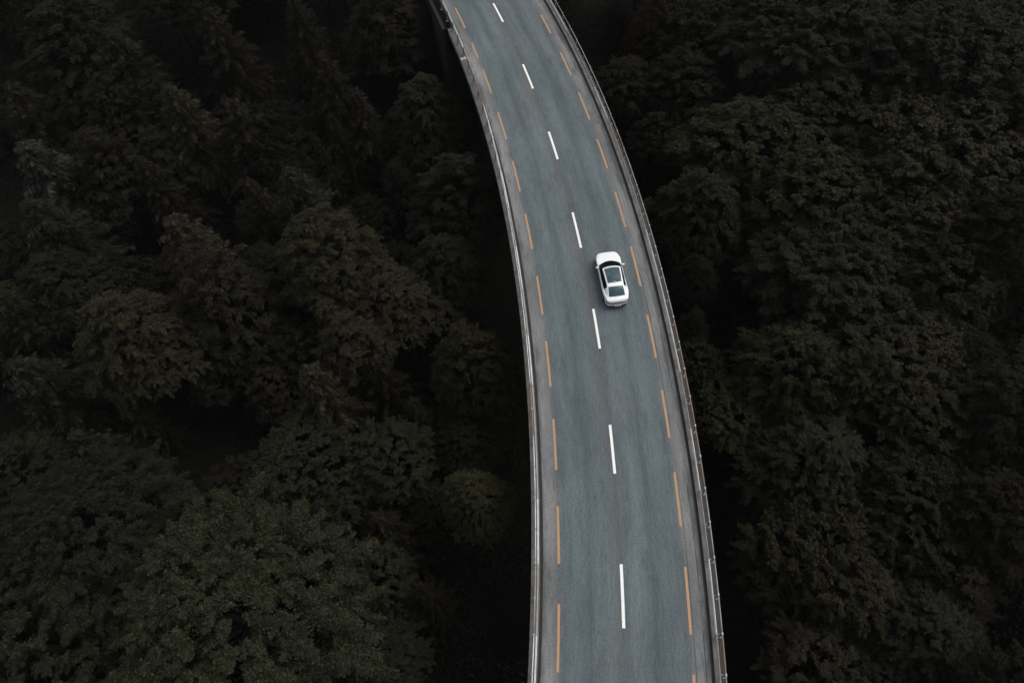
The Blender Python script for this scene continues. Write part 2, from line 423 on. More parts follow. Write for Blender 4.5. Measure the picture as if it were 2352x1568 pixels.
rail_side(1, 'right railing on the outside of the bend, its thin top rail against the trees', [-22.96 + 2.06 * i for i in range(-12, 34)], tr, rr_, pr, random.Random(9), 90)

# ---------------------------------------------------------------- car
paint_w = mat('white_car_paint', (0.86, 0.87, 0.88), 0.28, spec=0.5, coat=0.6)
bsdf(paint_w).inputs['Coat Roughness'].default_value = 0.05
glass = mat('dark_car_glass', (0.004, 0.005, 0.006), 0.08, spec=0.07)
roofglass = mat('tinted_sky_reflection_glass', (0.030, 0.044, 0.052), 0.07, spec=0.5)
gn = noise(roofglass, N(roofglass, 'ShaderNodeTexCoord').outputs['Object'], 2.2, 3, 0.5)
L(roofglass, ramp(roofglass, gn, [(0.35, (0.026, 0.060, 0.080)), (0.65, (0.064, 0.096, 0.110))]), bsdf(roofglass).inputs['Base Color'])  # glass tint with a mottled sky reflection painted into it
blackt = mat('black_trim', (0.008, 0.008, 0.009), 0.4)
tyre_m = mat('tyre_rubber', (0.012, 0.012, 0.012), 0.8)
rim_m = mat('alloy_rim', (0.35, 0.35, 0.36), 0.35, 0.8)
chrome = mat('satin_strip', (0.36, 0.38, 0.39), 0.3, 0.5)
redl = mat('red_lamp', (0.30, 0.012, 0.010), 0.2)
lampg = mat('headlamp_glass', (0.5, 0.52, 0.54), 0.1)
plate_m = mat('plate_white', (0.75, 0.76, 0.76), 0.4); ink = mat('plate_ink', (0.02, 0.02, 0.03), 0.5)

car = empty('white_coupe', (0, 0, 0))
tag(car, 'white coupe with large glass roof driving in the right lane', 'car')
CL = 4.95
def cp_(x, s, z): return (x, s - CL / 2, z)
I = np.interp
wS = [0, .04, .10, .22, .45, .9, 1.5, 2.4, 3.2, 3.75, 4.15, 4.45, 4.68, 4.83, 4.92, 4.95]
wV = [.50, .60, .71, .81, .905, .970, .975, .945, .95, .965, .955, .91, .82, .68, .50, .36]
zS = [0, .03, .09, .16, .40, .9, 1.6, 2.6, 3.4, 3.85, 4.3, 4.6, 4.8, 4.9, 4.95]
zV = [.74, .84, .93, .95, .985, .975, .955, .94, .95, .945, .87, .79, .71, .63, .52]
AXR, AXF, WR = 0.98, 3.93, 0.345
def sill(s):
    z = float(I(s, [0, .25, .6, 4.4, 4.75, 4.95], [.38, .27, .2, .2, .22, .30]))
    for c0 in (AXR, AXF):
        d = abs(s - c0)
        if d < .40: z = max(z, .30 + math.sqrt(.40 ** 2 - d * d))
    return z
st = sorted(set([0, .015, .04, .07, .1, .14, .18, .24, .32] + list(np.linspace(.4, 4.6, 64)) + [4.68, 4.74, 4.79, 4.83, 4.87, 4.9, 4.925, 4.94, 4.95]))
rows = []
for s in st:
    w = float(I(s, wS, wV)); zt = float(I(s, zS, zV)); zb = sill(s)
    h = lambda t: zb + (zt - zb) * t
    half = [(w * .95, zb), (w * .985, max(zb + .02, min(.45, h(.35)))), (w, max(zb + .04, min(.60, h(.6)))), (w * .985, max(zb + .06, h(.80))),
            (w * .955, h(.92)), (w * .90, h(.975)), (w * .78, zt), (w * .45, zt + .018), (0, zt + .025)]
    rows.append([cp_(x, s, z) for x, z in half] + [cp_(-x, s, z) for x, z in half[:-1][::-1]])
K = len(rows[0]); vv = [v for r in rows for v in r]
ff = [(i * K + j, (i + 1) * K + j, (i + 1) * K + j + 1, i * K + j + 1) for i in range(len(rows) - 1) for j in range(K - 1)]
ff += [tuple(range(K)), tuple((len(rows) - 1) * K + j for j in range(K))[::-1]]
me = mesh('body', vv, ff, True)
bm = bmesh.new(); bm.from_mesh(me); bmesh.ops.recalc_face_normals(bm, faces=bm.faces); bm.to_mesh(me); bm.free()
link('body', me, paint_w, car)
ub = MB(); ub.box(cp_(0, 2.45, .36), (1.66, 4.3, .30)); link('underbody', ub.me('underbody'), blackt, car)
# greenhouse surface, split into its panels
rS = [.36, 1.12, 1.5, 2.1, 2.8, 2.98, 3.4, 3.82]
def gz(s): return float(I(s, [.36, .6, .9, 1.12, 1.5, 2.1, 2.8, 2.98, 3.25, 3.55, 3.82], [1.000, 1.13, 1.275, 1.355, 1.405, 1.425, 1.405, 1.385, 1.285, 1.13, .965]))
def grw(s): return float(I(s, [.36, 1.12, 1.5, 2.8, 2.98, 3.4, 3.82], [.66, .605, .60, .655, .665, .72, .78]))
def gbw(s): return float(I(s, [.36, .8, 1.4, 2.4, 3.2, 3.6, 3.82], [.74, .83, .875, .88, .875, .84, .80]))
def gk(s): return float(I(s, [.36, 1.2, 2.4, 2.98, 3.82], [-.10, -.06, 0, .13, .24]))
def gp(s, a, sg, off=0.0):
    zr, rw, bw = gz(s), grw(s), gbw(s)
    if a <= .5:
        x = a / .5 * rw; z = zr - .045 * (a / .5) ** 2
    else:
        t = (a - .5) / .5; x = rw + (bw - rw) * t + .03 * math.sin(math.pi * t); ze = zr - .045
        z = ze + (min(.955, ze) - ze) * t
    return cp_(sg * (x + off * (0.6 if a > .5 else 0)), s - gk(s) * x * x / .64, z + off)
def panel(name, s0, s1, a0, a1, sides, m, off=0.0, taper=None, ns=10, na=6):
    vv = []; ff = []
    for sg in sides:
        aa = np.linspace(a0, a1, na) if sg != 0 else np.linspace(-a1, a1, 2 * na)
        b = len(vv)
        ss = np.linspace(s0, s1, ns)
        for s in ss:
            for a in aa:
                s_ = s if taper is None else taper(s, abs(a))
                vv.append(gp(s_, abs(a), (1 if a >= 0 else -1) if sg == 0 else sg, off))
        n = len(aa)
        for i in range(ns - 1):
            for j in range(n - 1):
                q = (b + i * n + j, b + i * n + j + 1, b + (i + 1) * n + j + 1, b + (i + 1) * n + j)
                ff.append(q)
    me = mesh(name, vv, ff, True)
    bm = bmesh.new(); bm.from_mesh(me)
    for f in bm.faces:
        if f.normal.z < 0: f.normal_flip()
    bm.to_mesh(me); bm.free()
    return link(name, me, m, car)
panel('roof_frame', .36, 3.0, 0, .56, [0], paint_w, 0.0, None, 40, 12)                     # white roof skin with its rails
panel('side_pillar', .36, 1.15, .56, 1.0, [1, -1], paint_w, 0.0, None, 10, 6)
panel('windscreen', 3.0, 3.82, 0, .5, [0], glass, 0.0, None, 12, 10)
panel('pillar_trim', 3.0, 3.82, .5, .56, [1, -1], blackt, 0.0, None, 10, 3)
def tp(s, a):  # side glass narrows to a point towards the tail
    t = (a - .56) / .44
    return 1.0 + (s - .95) * (1.0 - 0.02 * t) + .22 * abs(t - .35) * max(0, (1.9 - s))
panel('side_window', 1.15, 3.82, .56, 1.0, [1], glass, 0.0, None, 22, 6)
panel('side_window', 1.15, 3.82, .56, 1.0, [-1], glass, 0.0, None, 22, 6)
panel('sunroof', 1.46, 2.87, 0, .45, [0], roofglass, 0.006, None, 14, 10)
panel('rear_window', .42, 1.13, 0, .465, [0], roofglass, 0.006, None, 10, 10)
fin = MB()
fin.add([cp_(-.035, 1.42, 1.40), cp_(.035, 1.42, 1.40), cp_(.02, 1.60, 1.405), cp_(-.02, 1.60, 1.405), cp_(0, 1.42, 1.475), cp_(0, 1.47, 1.47)],
        [(0, 1, 4), (1, 2, 5, 4), (3, 0, 4, 5), (2, 3, 5), (0, 3, 2, 1)]); link('aerial_fin', fin.me('aerial_fin'), paint_w, car)
# tail lamps and the bar between them
def tailstrip(name, s_from, z0, z1, m, off, x_lim=None, sides=(1, -1)):
    pts = []
    for s in np.linspace(s_from, 0.0, 10): pts.append((float(I(s, wS, wV)) * .985 + off, s))
    full = [(x, s) for x, s in pts] + [(x, -off) for x in np.linspace(.46, -.46, 7)] + [(-x, s) for x, s in pts[::-1]]
    if x_lim: full = [p for p in full if abs(p[0]) >= x_lim]
    vv = []; ff = []
    groups = [full] if not x_lim else [[p for p in full if p[0] > 0], [p for p in full if p[0] < 0]]
    obs = []
    for g in groups:
        mb = MB(); n = len(g)
        V_ = [cp_(x, s, z) for x, s in g for z in (z0, z1)] + [cp_(x * .93, s + .05, z) for x, s in g for z in (z0, z1)]
        F_ = [(2 * i, 2 * i + 1, 2 * i + 3, 2 * i + 2) for i in range(n - 1)] + [(2 * i + 1, 2 * n + 2 * i + 1, 2 * n + 2 * i + 3, 2 * i + 3) for i in range(n - 1)] + \
             [(2 * i + 2, 2 * n + 2 * i + 2, 2 * n + 2 * i, 2 * i) for i in range(n - 1)]
        mb.add(V_, F_); obs.append(link(name, mb.me(name), m, car))
    return obs
tailstrip('light_bar', .30, .64, .80, blackt, .014)
tailstrip('bar_reflection_strip', .14, .70, .755, chrome, .022)  # pale strip standing in for the reflection along the bar
tailstrip('tail_light', .27, .66, .79, redl, .024, x_lim=.66)
sp = MB(); xs = np.linspace(-.80, .80, 17)
V_ = []
for x in xs:
    b = .05 + .10 * (abs(x) / .8) ** 3
    V_ += [cp_(x, b - .02, .935), cp_(x, b + .20, .985), cp_(x, b - .01, .955), cp_(x, b + .18, .995)]
F_ = [(4 * i + 2, 4 * i + 6, 4 * i + 7, 4 * i + 3) for i in range(16)] + [(4 * i, 4 * i + 4, 4 * i + 6, 4 * i + 2) for i in range(16)] + [(4 * i + 1, 4 * i + 5, 4 * i + 4, 4 * i) for i in range(16)]
sp.add(V_, F_); link('boot_lip', sp.me('boot_lip', True), paint_w, car)
df = MB(); df.box(cp_(0, .05, .36), (1.30, .18, .15)); link('diffuser', df.me('diffuser'), blackt, car)
pl_ = MB(); pl_.box(cp_(0, -.065, .45), (.52, .02, .12), Matrix.Rotation(math.radians(-14), 3, 'X')); plo = link('number_plate', pl_.me('number_plate'), plate_m, car)
for i, dx in enumerate((-.19, -.13, -.05, .02, .09, .16)):
    lt = MB(); lt.box(cp_(dx, -.079, .45), (.035, .008, .07), Matrix.Rotation(math.radians(-14), 3, 'X')); link('plate_character', lt.me('plate_character'), ink, plo)
# mirrors, handles, lamps, wipers
for sg in (1, -1):
    bm = bmesh.new(); bmesh.ops.create_uvsphere(bm, u_segments=12, v_segments=8, radius=.5)
    bmesh.ops.scale(bm, vec=(.26, .16, .17), verts=bm.verts)
    for v in bm.verts: v.co.y += .35 * abs(v.co.x) * (1 if v.co.y > 0 else .2)
    bmesh.ops.translate(bm, vec=cp_(sg * 1.01, 3.28, .99), verts=bm.verts)
    me = bpy.data.meshes.new('wing_mirror'); bm.to_mesh(me); bm.free()
    mir = link('wing_mirror', me, paint_w, car)
    s_ = MB(); s_.box(cp_(sg * .90, 3.27, .93), (.12, .06, .04)); link('mirror_stalk', s_.me('mirror_stalk'), blackt, mir)
    for s in (1.75, 2.62):
        h_ = MB(); h_.box(cp_(sg * .955, s, .80), (.03, .20, .028)); link('door_handle', h_.me('door_handle'), chrome, car)
    hl = MB()
    hl.add([cp_(sg * .60, 4.74, .70), cp_(sg * .82, 4.60, .735), cp_(sg * .83, 4.62, .66), cp_(sg * .63, 4.81, .62), cp_(sg * .60, 4.6, .72)], [(0, 1, 2, 3)]); link('headlight', hl.me('headlight'), lampg, car)
    dl = MB(); dl.tube([cp_(sg * .948, s, .86 - .10 * abs(s - 2.2) * .1) for s in np.linspace(1.3, 3.4, 8)], .006, 4); link('door_crease', dl.me('door_crease'), paint_w, car)
wm = MB()
for x0, x1 in ((-.55, .05), (0.0, .6)): wm.tube([gp(3.74, .02 + abs(x0) * .5, 1 if x0 >= 0 else -1, .02), gp(3.62, .03 + abs(x1) * .55, 1 if x1 >= 0 else -1, .02)], .012, 5)
link('wiper', wm.me('wiper'), blackt, car)
ty = MB(); ty.tube([(-.115, 0, 0), (-.10, 0, 0), (.10, 0, 0), (.115, 0, 0)], [.31, .345, .345, .31], 24); tyme = ty.me('tyre', True)
rm = MB(); rm.tube([(-.105, 0, 0), (.125, 0, 0)], [.235, .235], 20)
for q in range(5):
    R_ = Matrix.Rotation(q * 2 * math.pi / 5, 3, 'X'); rm.box((0, 0, 0), (.0, .0, .0)); rm.box(R_ @ Vector((.123, 0, .12)), (.02, .05, .2), R_)
rmme = rm.me('rim')
for sx in (1, -1):
    for s in (AXR, AXF):
        wh = link('wheel', tyme, tyre_m, car, cp_(sx * .885, s, .345)); wh.name = 'wheel'
        rmo = link('rim', rmme, rim_m, wh)
        if sx < 0: rmo.rotation_euler = (0, 0, math.pi)
CSC = 0.985
cs = -2.21; cpnt = rp(cs, 1.76, 0.0)
car.location = cpnt; car.scale = (CSC, CSC, CSC); car.rotation_euler = (0, 0, cs / RR + math.radians(0.6))

# ---------------------------------------------------------------- trees
rng = np.random.default_rng(11)
def unit(v): return v / (np.linalg.norm(v, axis=-1, keepdims=True) + 1e-9)
def leaf_quads(P, Nn, size, rng, aspect=1.5):
    n = len(P); r = unit(rng.normal(size=(n, 3)))
    a = unit(np.cross(Nn, r)); b = np.cross(Nn, a)
    size = np.asarray(size).reshape(-1, 1)
    A = a * size * aspect * .5; B = b * size * .5
    return np.stack([P - A, P - B * .9 + A * .1, P + A, P + B * .9 + A * .1], 1)
def leaf_tris(P, Nn, size, rng, aspect=1.5):
    n = len(P); r = unit(rng.normal(size=(n, 3)))
    a = unit(np.cross(Nn, r)); b = np.cross(Nn, a)
    size = np.asarray(size).reshape(-1, 1)
    A = a * size * aspect * .5; B = b * size * .5
    return np.stack([P - A * .8 - B, P - A * .8 + B, P + A], 1)
def broadleaf(seed, R, H, nclump, per, lsize, open_=0.0, flat=.6, low=-0.35, droop=.2, cone=0.0, rmul=1.0):
    rng = np.random.default_rng(seed)
    lob = rng.normal(size=(7, 3)); lob = unit(lob); la = rng.uniform(.12, .34, 7)
    out = []; cl = []
    tries = 0
    while len(cl) < nclump and tries < 20000:
        tries += 1
        d = unit(rng.normal(size=3))
        if d[2] < low: continue
        rad = 1 + sum(a * max(0, float(d @ l)) ** 4 for a, l in zip(la, lob)) - .14 * rng.random()
        rr = rng.uniform(.45, 1.0) ** .45
        c = d * rad * rr * np.array([R, R, H]) * .76
        if cone: c[:2] *= 1 - cone * max(-.3, c[2] / H)
        rc = rmul * R * rng.uniform(.09, .235) * (1.05 - .25 * max(0, d[2] - .3))
        if any(np.linalg.norm(c - c2) < .70 * (rc + r2) * (1 + open_) for c2, r2 in cl): continue
        cl.append((c, rc))
    for c, rc in cl:
        m = int(per * (rc / (R * .19)) ** 2 * rng.uniform(.7, 1.2))
        outw = unit(c / np.array([R, R, H]) + np.array([0, 0, .15]))
        ns = int(rng.integers(9, 15))                      # sprays that fan out of the clump
        sd = unit(rng.normal(size=(ns, 3)) * .75 + outw * .75); sd[:, 2] = np.where(sd[:, 2] < -.3, -.4 * sd[:, 2], sd[:, 2])
        sd[:, 2] += .55 * max(0, outw[2]); sd = unit(sd); sl = rc * rng.uniform(.7, 1.9, ns)
        k = rng.integers(0, ns, m); t = rng.uniform(.05, 1, m) ** .65
        lat = rng.normal(size=(m, 3)) * (rc * .16 * (1.2 - .85 * t))[:, None] * np.array([1, 1, .55])
        P = c + sd[k] * (sl[k] * t)[:, None] * np.array([1, 1, flat + .15]) + lat
        P[:, 2] -= droop * (t ** 2) * sl[k]
        nn = unit(sd[k] * .5 + np.array([0, 0, .85]) + rng.normal(size=(m, 3)) * .5)
        out.append(leaf_tris(P, nn, lsize * rng.uniform(.6, 1.3, m), rng))
    return np.concatenate(out), [c for c, r in cl]
def trunk_mesh(name, seed, R, H, drop, tips, nl=9):
    rng = random.Random(seed); mb = MB()
    mb.tube([(0, 0, -drop), (.1, .05, -drop * .55), (.0, .1, -H * .25), (0, 0, H * .35)], [R * .075, R * .06, R * .045, R * .015], 8)
    for t in rng.sample(tips, min(nl, len(tips))):
        z0 = rng.uniform(-H * .9, -H * .1)
        mb.tube([(0, .05, z0), (t[0] * .5, t[1] * .5, z0 * .45 + t[2] * .4), tuple(t * .95)], [R * .032, R * .02, R * .006], 5)
    return mb.me(name, True)
def spruce(seed, R, H, per=1.0):
    rng = np.random.default_rng(seed); out = []; mb = MB()
    mb.tube([(0, 0, -H * .5), (0, 0, H * .1), (0, 0, H * .5)], [.22, .14, .03], 8)
    z = -H * .40
    while z < H * .49:
        t = (H * .5 - z) / (H * .9); Lb = R * (t ** .8) * rng.uniform(.55, 1.12) + .25
        nb = int(rng.integers(6, 9)) if t > .15 else 5; ph = rng.uniform(0, 6.28)
        for b in range(nb):
            a = ph + b * 6.283 / nb + rng.uniform(-.25, .25); l = Lb * rng.uniform(.72, 1.12)
            m = max(5, int(l * 20 * per)); r = np.sort(rng.uniform(.08, 1, m)) * l
            zz = z + .16 * r - .10 * r ** 2 + .05 * np.maximum(0, r - l * .75)
            dirv = np.array([math.cos(a), math.sin(a), 0]); sid = np.array([-math.sin(a), math.cos(a), 0])
            for sgn in (-1, 1):
                base = dirv * r[:, None] + np.array([0, 0, 1]) * zz[:, None]
                ln = (.16 + .42 * (1 - r / (l + .1)) + .15) * rng.uniform(.7, 1.3, m) * (.5 + .5 * min(1, l / 2))
                tip = base + (dirv * .55 + sid * sgn * .75)[None] * ln[:, None] + np.array([0, 0, -1]) * (ln * rng.uniform(.35, 1.1, m))[:, None]
                wv = dirv * .055 + rng.normal(size=(m, 3)) * .02
                mid = (base + tip) / 2
                out.append(np.stack([base, mid + wv, tip, mid - wv], 1))
            e = dirv * l * .98; mb.tube([(0, 0, z), (e[0] * .5, e[1] * .5, z + .11 * l - .021 * l * l), (e[0], e[1], z + .22 * l - .085 * l * l)], [.035, .022, .006], 4, False)
        z += rng.uniform(.45, .85) * (0.7 + .5 * t)
    return np.concatenate(out), mb
BR = []   # broadleaf variants: (crown mesh, trunk mesh, R, H)
for i, (R, H, nc, per, ls) in enumerate(((4.5, 3.8, 120, 3000, .094), (4.3, 5.2, 130, 2900, .092), (4.0, 3.2, 110, 2800, .092), (4.2, 6.4, 150, 2600, .092), (4.5, 3.6, 95, 3100, .098), (3.8, 5.0, 110, 2700, .088))):
    Q, tips = broadleaf(100 + i, R, H, nc, per, ls, open_=(0, .05, .1, .05, .22, .1)[i], flat=(.6, .55, .45, .75, .35, .6)[i], droop=(.15, .35, .25, .6, .1, .4)[i], cone=(0, .45, .1, .6, 0, .55)[i])
    BR.append((quad_mesh('crown', Q), trunk_mesh('trunk', i, R, H, 13, tips), R, H))
BIG = []
for i, (R, H) in enumerate(((8.0, 7.4), (7.0, 6.2))):
    Q, tips = broadleaf(200 + i, R, H, 330, 3600, .105, open_=-.13, flat=.7, droop=.25, cone=.12, rmul=1.25)
    BIG.append((quad_mesh('crown', Q), trunk_mesh('trunk', 50 + i, R, H, 13, tips, 14), R, H))
SP = []
for i, (R, H) in enumerate(((4.2, 11.5), (3.8, 10.5), (4.8, 12.0))):
    Q, mb = spruce(300 + i, R, H, (1.0, 1.1, .9)[i]); SP.append((quad_mesh('crown', Q), mb.me('trunk'), R, H))
for lst in (BR, BIG, SP): 
    for c_, t_, *_ in lst: c_.materials.append(leaf); t_.materials.append(bark)

TREES = []
NAMES = {'b': 'broadleaf_tree', 'B': 'broadleaf_tree', 's': 'spruce_tree'}
def plant(kind, c, R, H, tint, label, group=None, var=None, rz=None, drop=None):
    src = {'b': BR, 'B': BIG, 's': SP}[kind]
    v = src[(var if var is not None else int(rng.integers(len(src)))) % len(src)]
    root = empty(NAMES[kind], c, float(rng.uniform(0, 6.28)) if rz is None else rz)
    sx, sz = R / v[2], H / v[3]
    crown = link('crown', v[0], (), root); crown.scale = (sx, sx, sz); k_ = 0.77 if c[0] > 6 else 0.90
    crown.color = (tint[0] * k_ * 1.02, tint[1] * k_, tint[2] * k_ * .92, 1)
    trunk = link('trunk', v[1], (), root); trunk.scale = (sx, sx, sz)
    gz_ = float(terrain(c[0], c[1]))
    base = v[3] * .5 if kind == 's' else 13.0
    if kind == 's':      # trunk reaches the ground below the lowest branches
        z_low = c[2] - v[3] * .5 * sz
        if z_low > gz_ + .2:
            ex = MB(); ex.tube([(0, 0, -v[3] * .5 * sz - (z_low - gz_) - .4), (0, 0, -v[3] * .5 * sz + .3)], [.3, .24], 8)
            link('trunk', ex.me('trunk'), bark, root)
    else:                # stretch so that the foot of the trunk stands on the ground
        z_low = c[2] - 13.0 * sz
        if z_low > gz_ + .2:
            ex = MB(); ex.tube([(0, 0, -13 * sz - (z_low - gz_) - .4), (0, 0, -13 * sz + .5)], [R * .085, R * .072], 8)
            link('trunk', ex.me('trunk'), bark, root)
    tag(root, label, 'tree', group)
    TREES.append((c[0], c[1], R)); return root

OLV = (0.030, 0.032, 0.0172); GRY = (0.0230, 0.0240, 0.0165); DKG = (0.0168, 0.0190, 0.0126); BRN = (0.0295, 0.0268, 0.0175)
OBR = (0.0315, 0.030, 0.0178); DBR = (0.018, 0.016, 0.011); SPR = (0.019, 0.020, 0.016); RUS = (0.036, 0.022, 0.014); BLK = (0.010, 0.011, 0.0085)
# photo x, y, half width, half height (2352 px view), kind, tint, level of the crown centre, label
CAT = [
 (560, 1425, 245, 240, 'B', (0.033, 0.0365, 0.0225), -8, 'largest olive-green crown filling the lower left corner of the wood'),
 (230, 1235, 165, 165, 'B', (0.0195, 0.0205, 0.0155), -10, 'broad grey-green crown just behind the largest olive one'),
 (110, 1490, 150, 120, 'b', GRY, -10, 'grey-green crown cut off by the bottom left corner'),
 (850, 1330, 90, 110, 'b', (0.030, 0.032, 0.022), -11, 'pale grey-green crown on the right flank of the largest olive tree'),
 (845, 1510, 110, 110, 'b', DKG, -12, 'dim crown at the bottom edge right of the largest olive tree'),
 (905, 1065, 100, 95, 'b', GRY, -9, 'rounded grey-green crown left of the small olive tree by the bridge'),
 (715, 1080, 125, 110, 'b', GRY, -10, 'soft grey-green crown directly behind the largest olive tree'),
 (1090, 1150, 78, 115, 'b', (0.037, 0.0385, 0.021), -6, 'small lone olive tree beside the left side of the bridge near the bottom'),
 (985, 1150, 50, 50, 'b', DKG, -12, 'little dim crown tucked against the small lone olive tree'),
 (1085, 860, 95, 160, 'b', OBR, -8, 'tall olive-brown tree close to the bridge, left of the car'),
 (1030, 615, 95, 110, 'b', DKG, -9, 'dark green tree close to the bridge behind the tall olive-brown one'),
 (1055, 470, 125, 90, 'b', DKG, -8, 'wide dark tree touching the left railing halfway up the picture'),
 (745, 600, 115, 130, 'b', OBR, -5, 'brown-tipped tree standing highest in the middle of the left wood'),
 (690, 455, 125, 100, 's', SPR, -6, 'grey spruce with drooping tips behind the brown-tipped tree'),
 (600, 470, 90, 90, 's', DBR, -7, 'dark brown spruce left of the grey drooping spruce'),
 (435, 560, 120, 140, 's', BRN, -4, 'tall brownish spruce with a straight left edge'),
 (315, 770, 115, 140, 'b', OBR, -6, 'olive-brown tree with hanging branches at mid left'),
 (530, 720, 120, 150, 'b', (0.022, 0.020, 0.0175), -8, 'sparse grey-brown tree with thin foliage in the middle of the left wood'),
 (735, 890, 110, 115, 's', BRN, -7, 'brown spruce with hanging sprays below the sparse grey-brown tree'),
 (900, 690, 105, 85, 'b', BRN, -8, 'brownish crown right of the brown-tipped tree'),
 (810, 790, 95, 80, 'b', BRN, -8, 'low brown crown under the brown-tipped tree'),
 (130, 530, 140, 120, 's', DKG, -6, 'dim wide spruce at the left edge under the silver-tipped spruce'),
 (110, 395, 110, 95, 's', (0.030, 0.034, 0.030), -5, 'spruce with silvery drooping tips near the left edge'),
 (260, 400, 85, 80, 'b', DBR, -7, 'dim brown crown right of the silver-tipped spruce'),
 (45, 720, 90, 110, 's', DKG, -8, 'dark spruce cut by the left edge above the star-shaped one'),
 (95, 880, 130, 130, 's', SPR, -11, 'star-shaped spruce seen from above at the left edge'),
 (45, 1080, 80, 75, 'b', DKG, -11, 'small dim crown at the left edge below the star-shaped spruce'),
 (190, 105, 100, 70, 'b', DKG, -4, 'pale-topped crown near the top left corner'),
 (80, 265, 110, 90, 's', DBR, -6, 'dim brown spruce at the left edge near the top'),
 (425, 265, 100, 120, 's', BRN, -4, 'spruce with a lit left side in the upper left wood'),
 (695, 60, 80, 110, 's', DBR, -3, 'slender dark spruce at the top edge of the left wood'),
 (510, 95, 100, 100, 's', DBR, -4, 'brown spruce at the top edge between two dark gaps'),
 (760, 190, 95, 120, 's', DBR, -5, 'dark spruce with a few lit twigs in the upper left wood'),
 (835, 270, 95, 110, 's', DBR, -7, 'dim brown spruce left of the grey-green tree by the bridge end'),
 (985, 265, 88, 115, 'b', (0.026, 0.028, 0.019), -7, 'grey-green tree nearest to the far end of the bridge on the left'),
 (890, 75, 100, 90, 'b', DBR, -4, 'dim crown at the top edge left of the bridge end'),
 (555, 290, 90, 110, 's', DBR, -5, 'brown spruce between the upper left spruces'),
 (300, 150, 110, 100, 's', DKG, -5, 'dark spruce below the pale-topped crown in the upper left'),
 (360, 420, 80, 90, 's', DBR, -7, 'small brown spruce above the tall brownish spruce'),
 (630, 330, 90, 90, 'b', BLK, -9, 'black-green crown in the gap of the upper left wood'),
 (150, 650, 90, 80, 'b', DKG, -9, 'dim crown above the star-shaped spruce'),
 # right of the bridge
 (1492, 90, 55, 95, 'b', RUS, -6, 'rust-coloured autumn tree at the top, right of the bridge'),
 (1610, 100, 95, 100, 'b', GRY, -6, 'grey-green crown beside the rust-coloured tree'),
 (1850, 85, 165, 105, 'B', DKG, -4, 'wide dark green crown at the top edge of the right wood'),
 (2190, 170, 165, 110, 'B', DKG, -3, 'wide brownish crown in the upper right corner'),
 (1560, 210, 85, 95, 'b', DKG, -7, 'speckled dark crown below the grey-green one at the top right of the bridge'),
 (1725, 325, 130, 105, 'b', OLV, -5, 'layered olive tree in the upper part of the right wood'),
 (1890, 290, 110, 95, 'b', GRY, -6, 'grey-green crown right of the layered olive tree'),
 (2150, 375, 155, 125, 'b', OBR, -4, 'yellowish tree in the upper right wood'),
 (1600, 490, 105, 130, 'b', GRY, -7, 'grey-green tree close to the right railing ahead of the car'),
 (1850, 480, 140, 110, 'b', OLV, -6, 'broad olive crown in the middle of the right wood'),
 (2040, 500, 120, 110, 'b', OBR, -5, 'olive-brown crown right of the broad olive one'),
 (1930, 640, 165, 115, 'B', GRY, -7, 'large smooth grey-green crown right of the car'),
 (2130, 660, 120, 110, 'b', DKG, -6, 'dim crown right of the large smooth grey-green one'),
 (2290, 560, 100, 130, 'b', DKG, -4, 'dim crown on the right edge under the wide brownish crown'),
 (1590, 640, 55, 115, 'b', DKG, -10, 'narrow dark tree beside the right railing level with the car'),
 (1585, 765, 45, 80, 'b', DKG, -12, 'little dark tree beside the right railing just behind the car'),
 (1830, 840, 110, 120, 'b', OLV, -8, 'olive tree with layered sprays behind the car on the right'),
 (2070, 810, 150, 125, 'b', OBR, -7, 'olive-brown tree with a few orange leaves in the right wood'),
 (1950, 880, 100, 110, 'b', OLV, -8, 'olive crown between the layered one and the orange-flecked one'),
 (1690, 945, 95, 75, 'b', OLV, -11, 'low olive tree reaching toward the right railing'),
 (1870, 1060, 120, 125, 'b', GRY, -9, 'grey-green tree below the low olive one on the right'),
 (2140, 975, 110, 90, 'b', OBR, -7, 'olive-brown crown under the orange-flecked tree'),
 (1875, 1275, 130, 130, 'b', OBR, -10, 'olive-brown tree low in the right wood'),
 (1960, 1370, 100, 110, 'b', OBR, -10, 'dim olive-brown crown below the low tree on the right'),
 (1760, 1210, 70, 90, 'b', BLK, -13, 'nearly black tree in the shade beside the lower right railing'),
 (2110, 1160, 120, 110, 'b', DKG, -8, 'dim crown in the right wood above the brown slope'),
 (2290, 950, 100, 130, 'b', DKG, -5, 'dim crown at the right edge halfway down'),
 (1890, 1540, 110, 90, 'b', BRN, -11, 'brownish crown at the bottom edge right of the bridge'),
 (2270, 1190, 90, 100, 'b', DBR, -6, 'dim brown tree above the brown slope at the right edge'),
 (2040, 1530, 70, 60, 'b', DKG, -10, 'small dim crown at the bottom edge beside the brown slope'),
 (2310, 330, 80, 90, 'b', BLK, -4, 'black-green crown at the upper right edge'),
 (2250, 40, 110, 60, 'b', BLK, -3, 'black-green crown in the top right corner'),
]
PXM = 1568.0
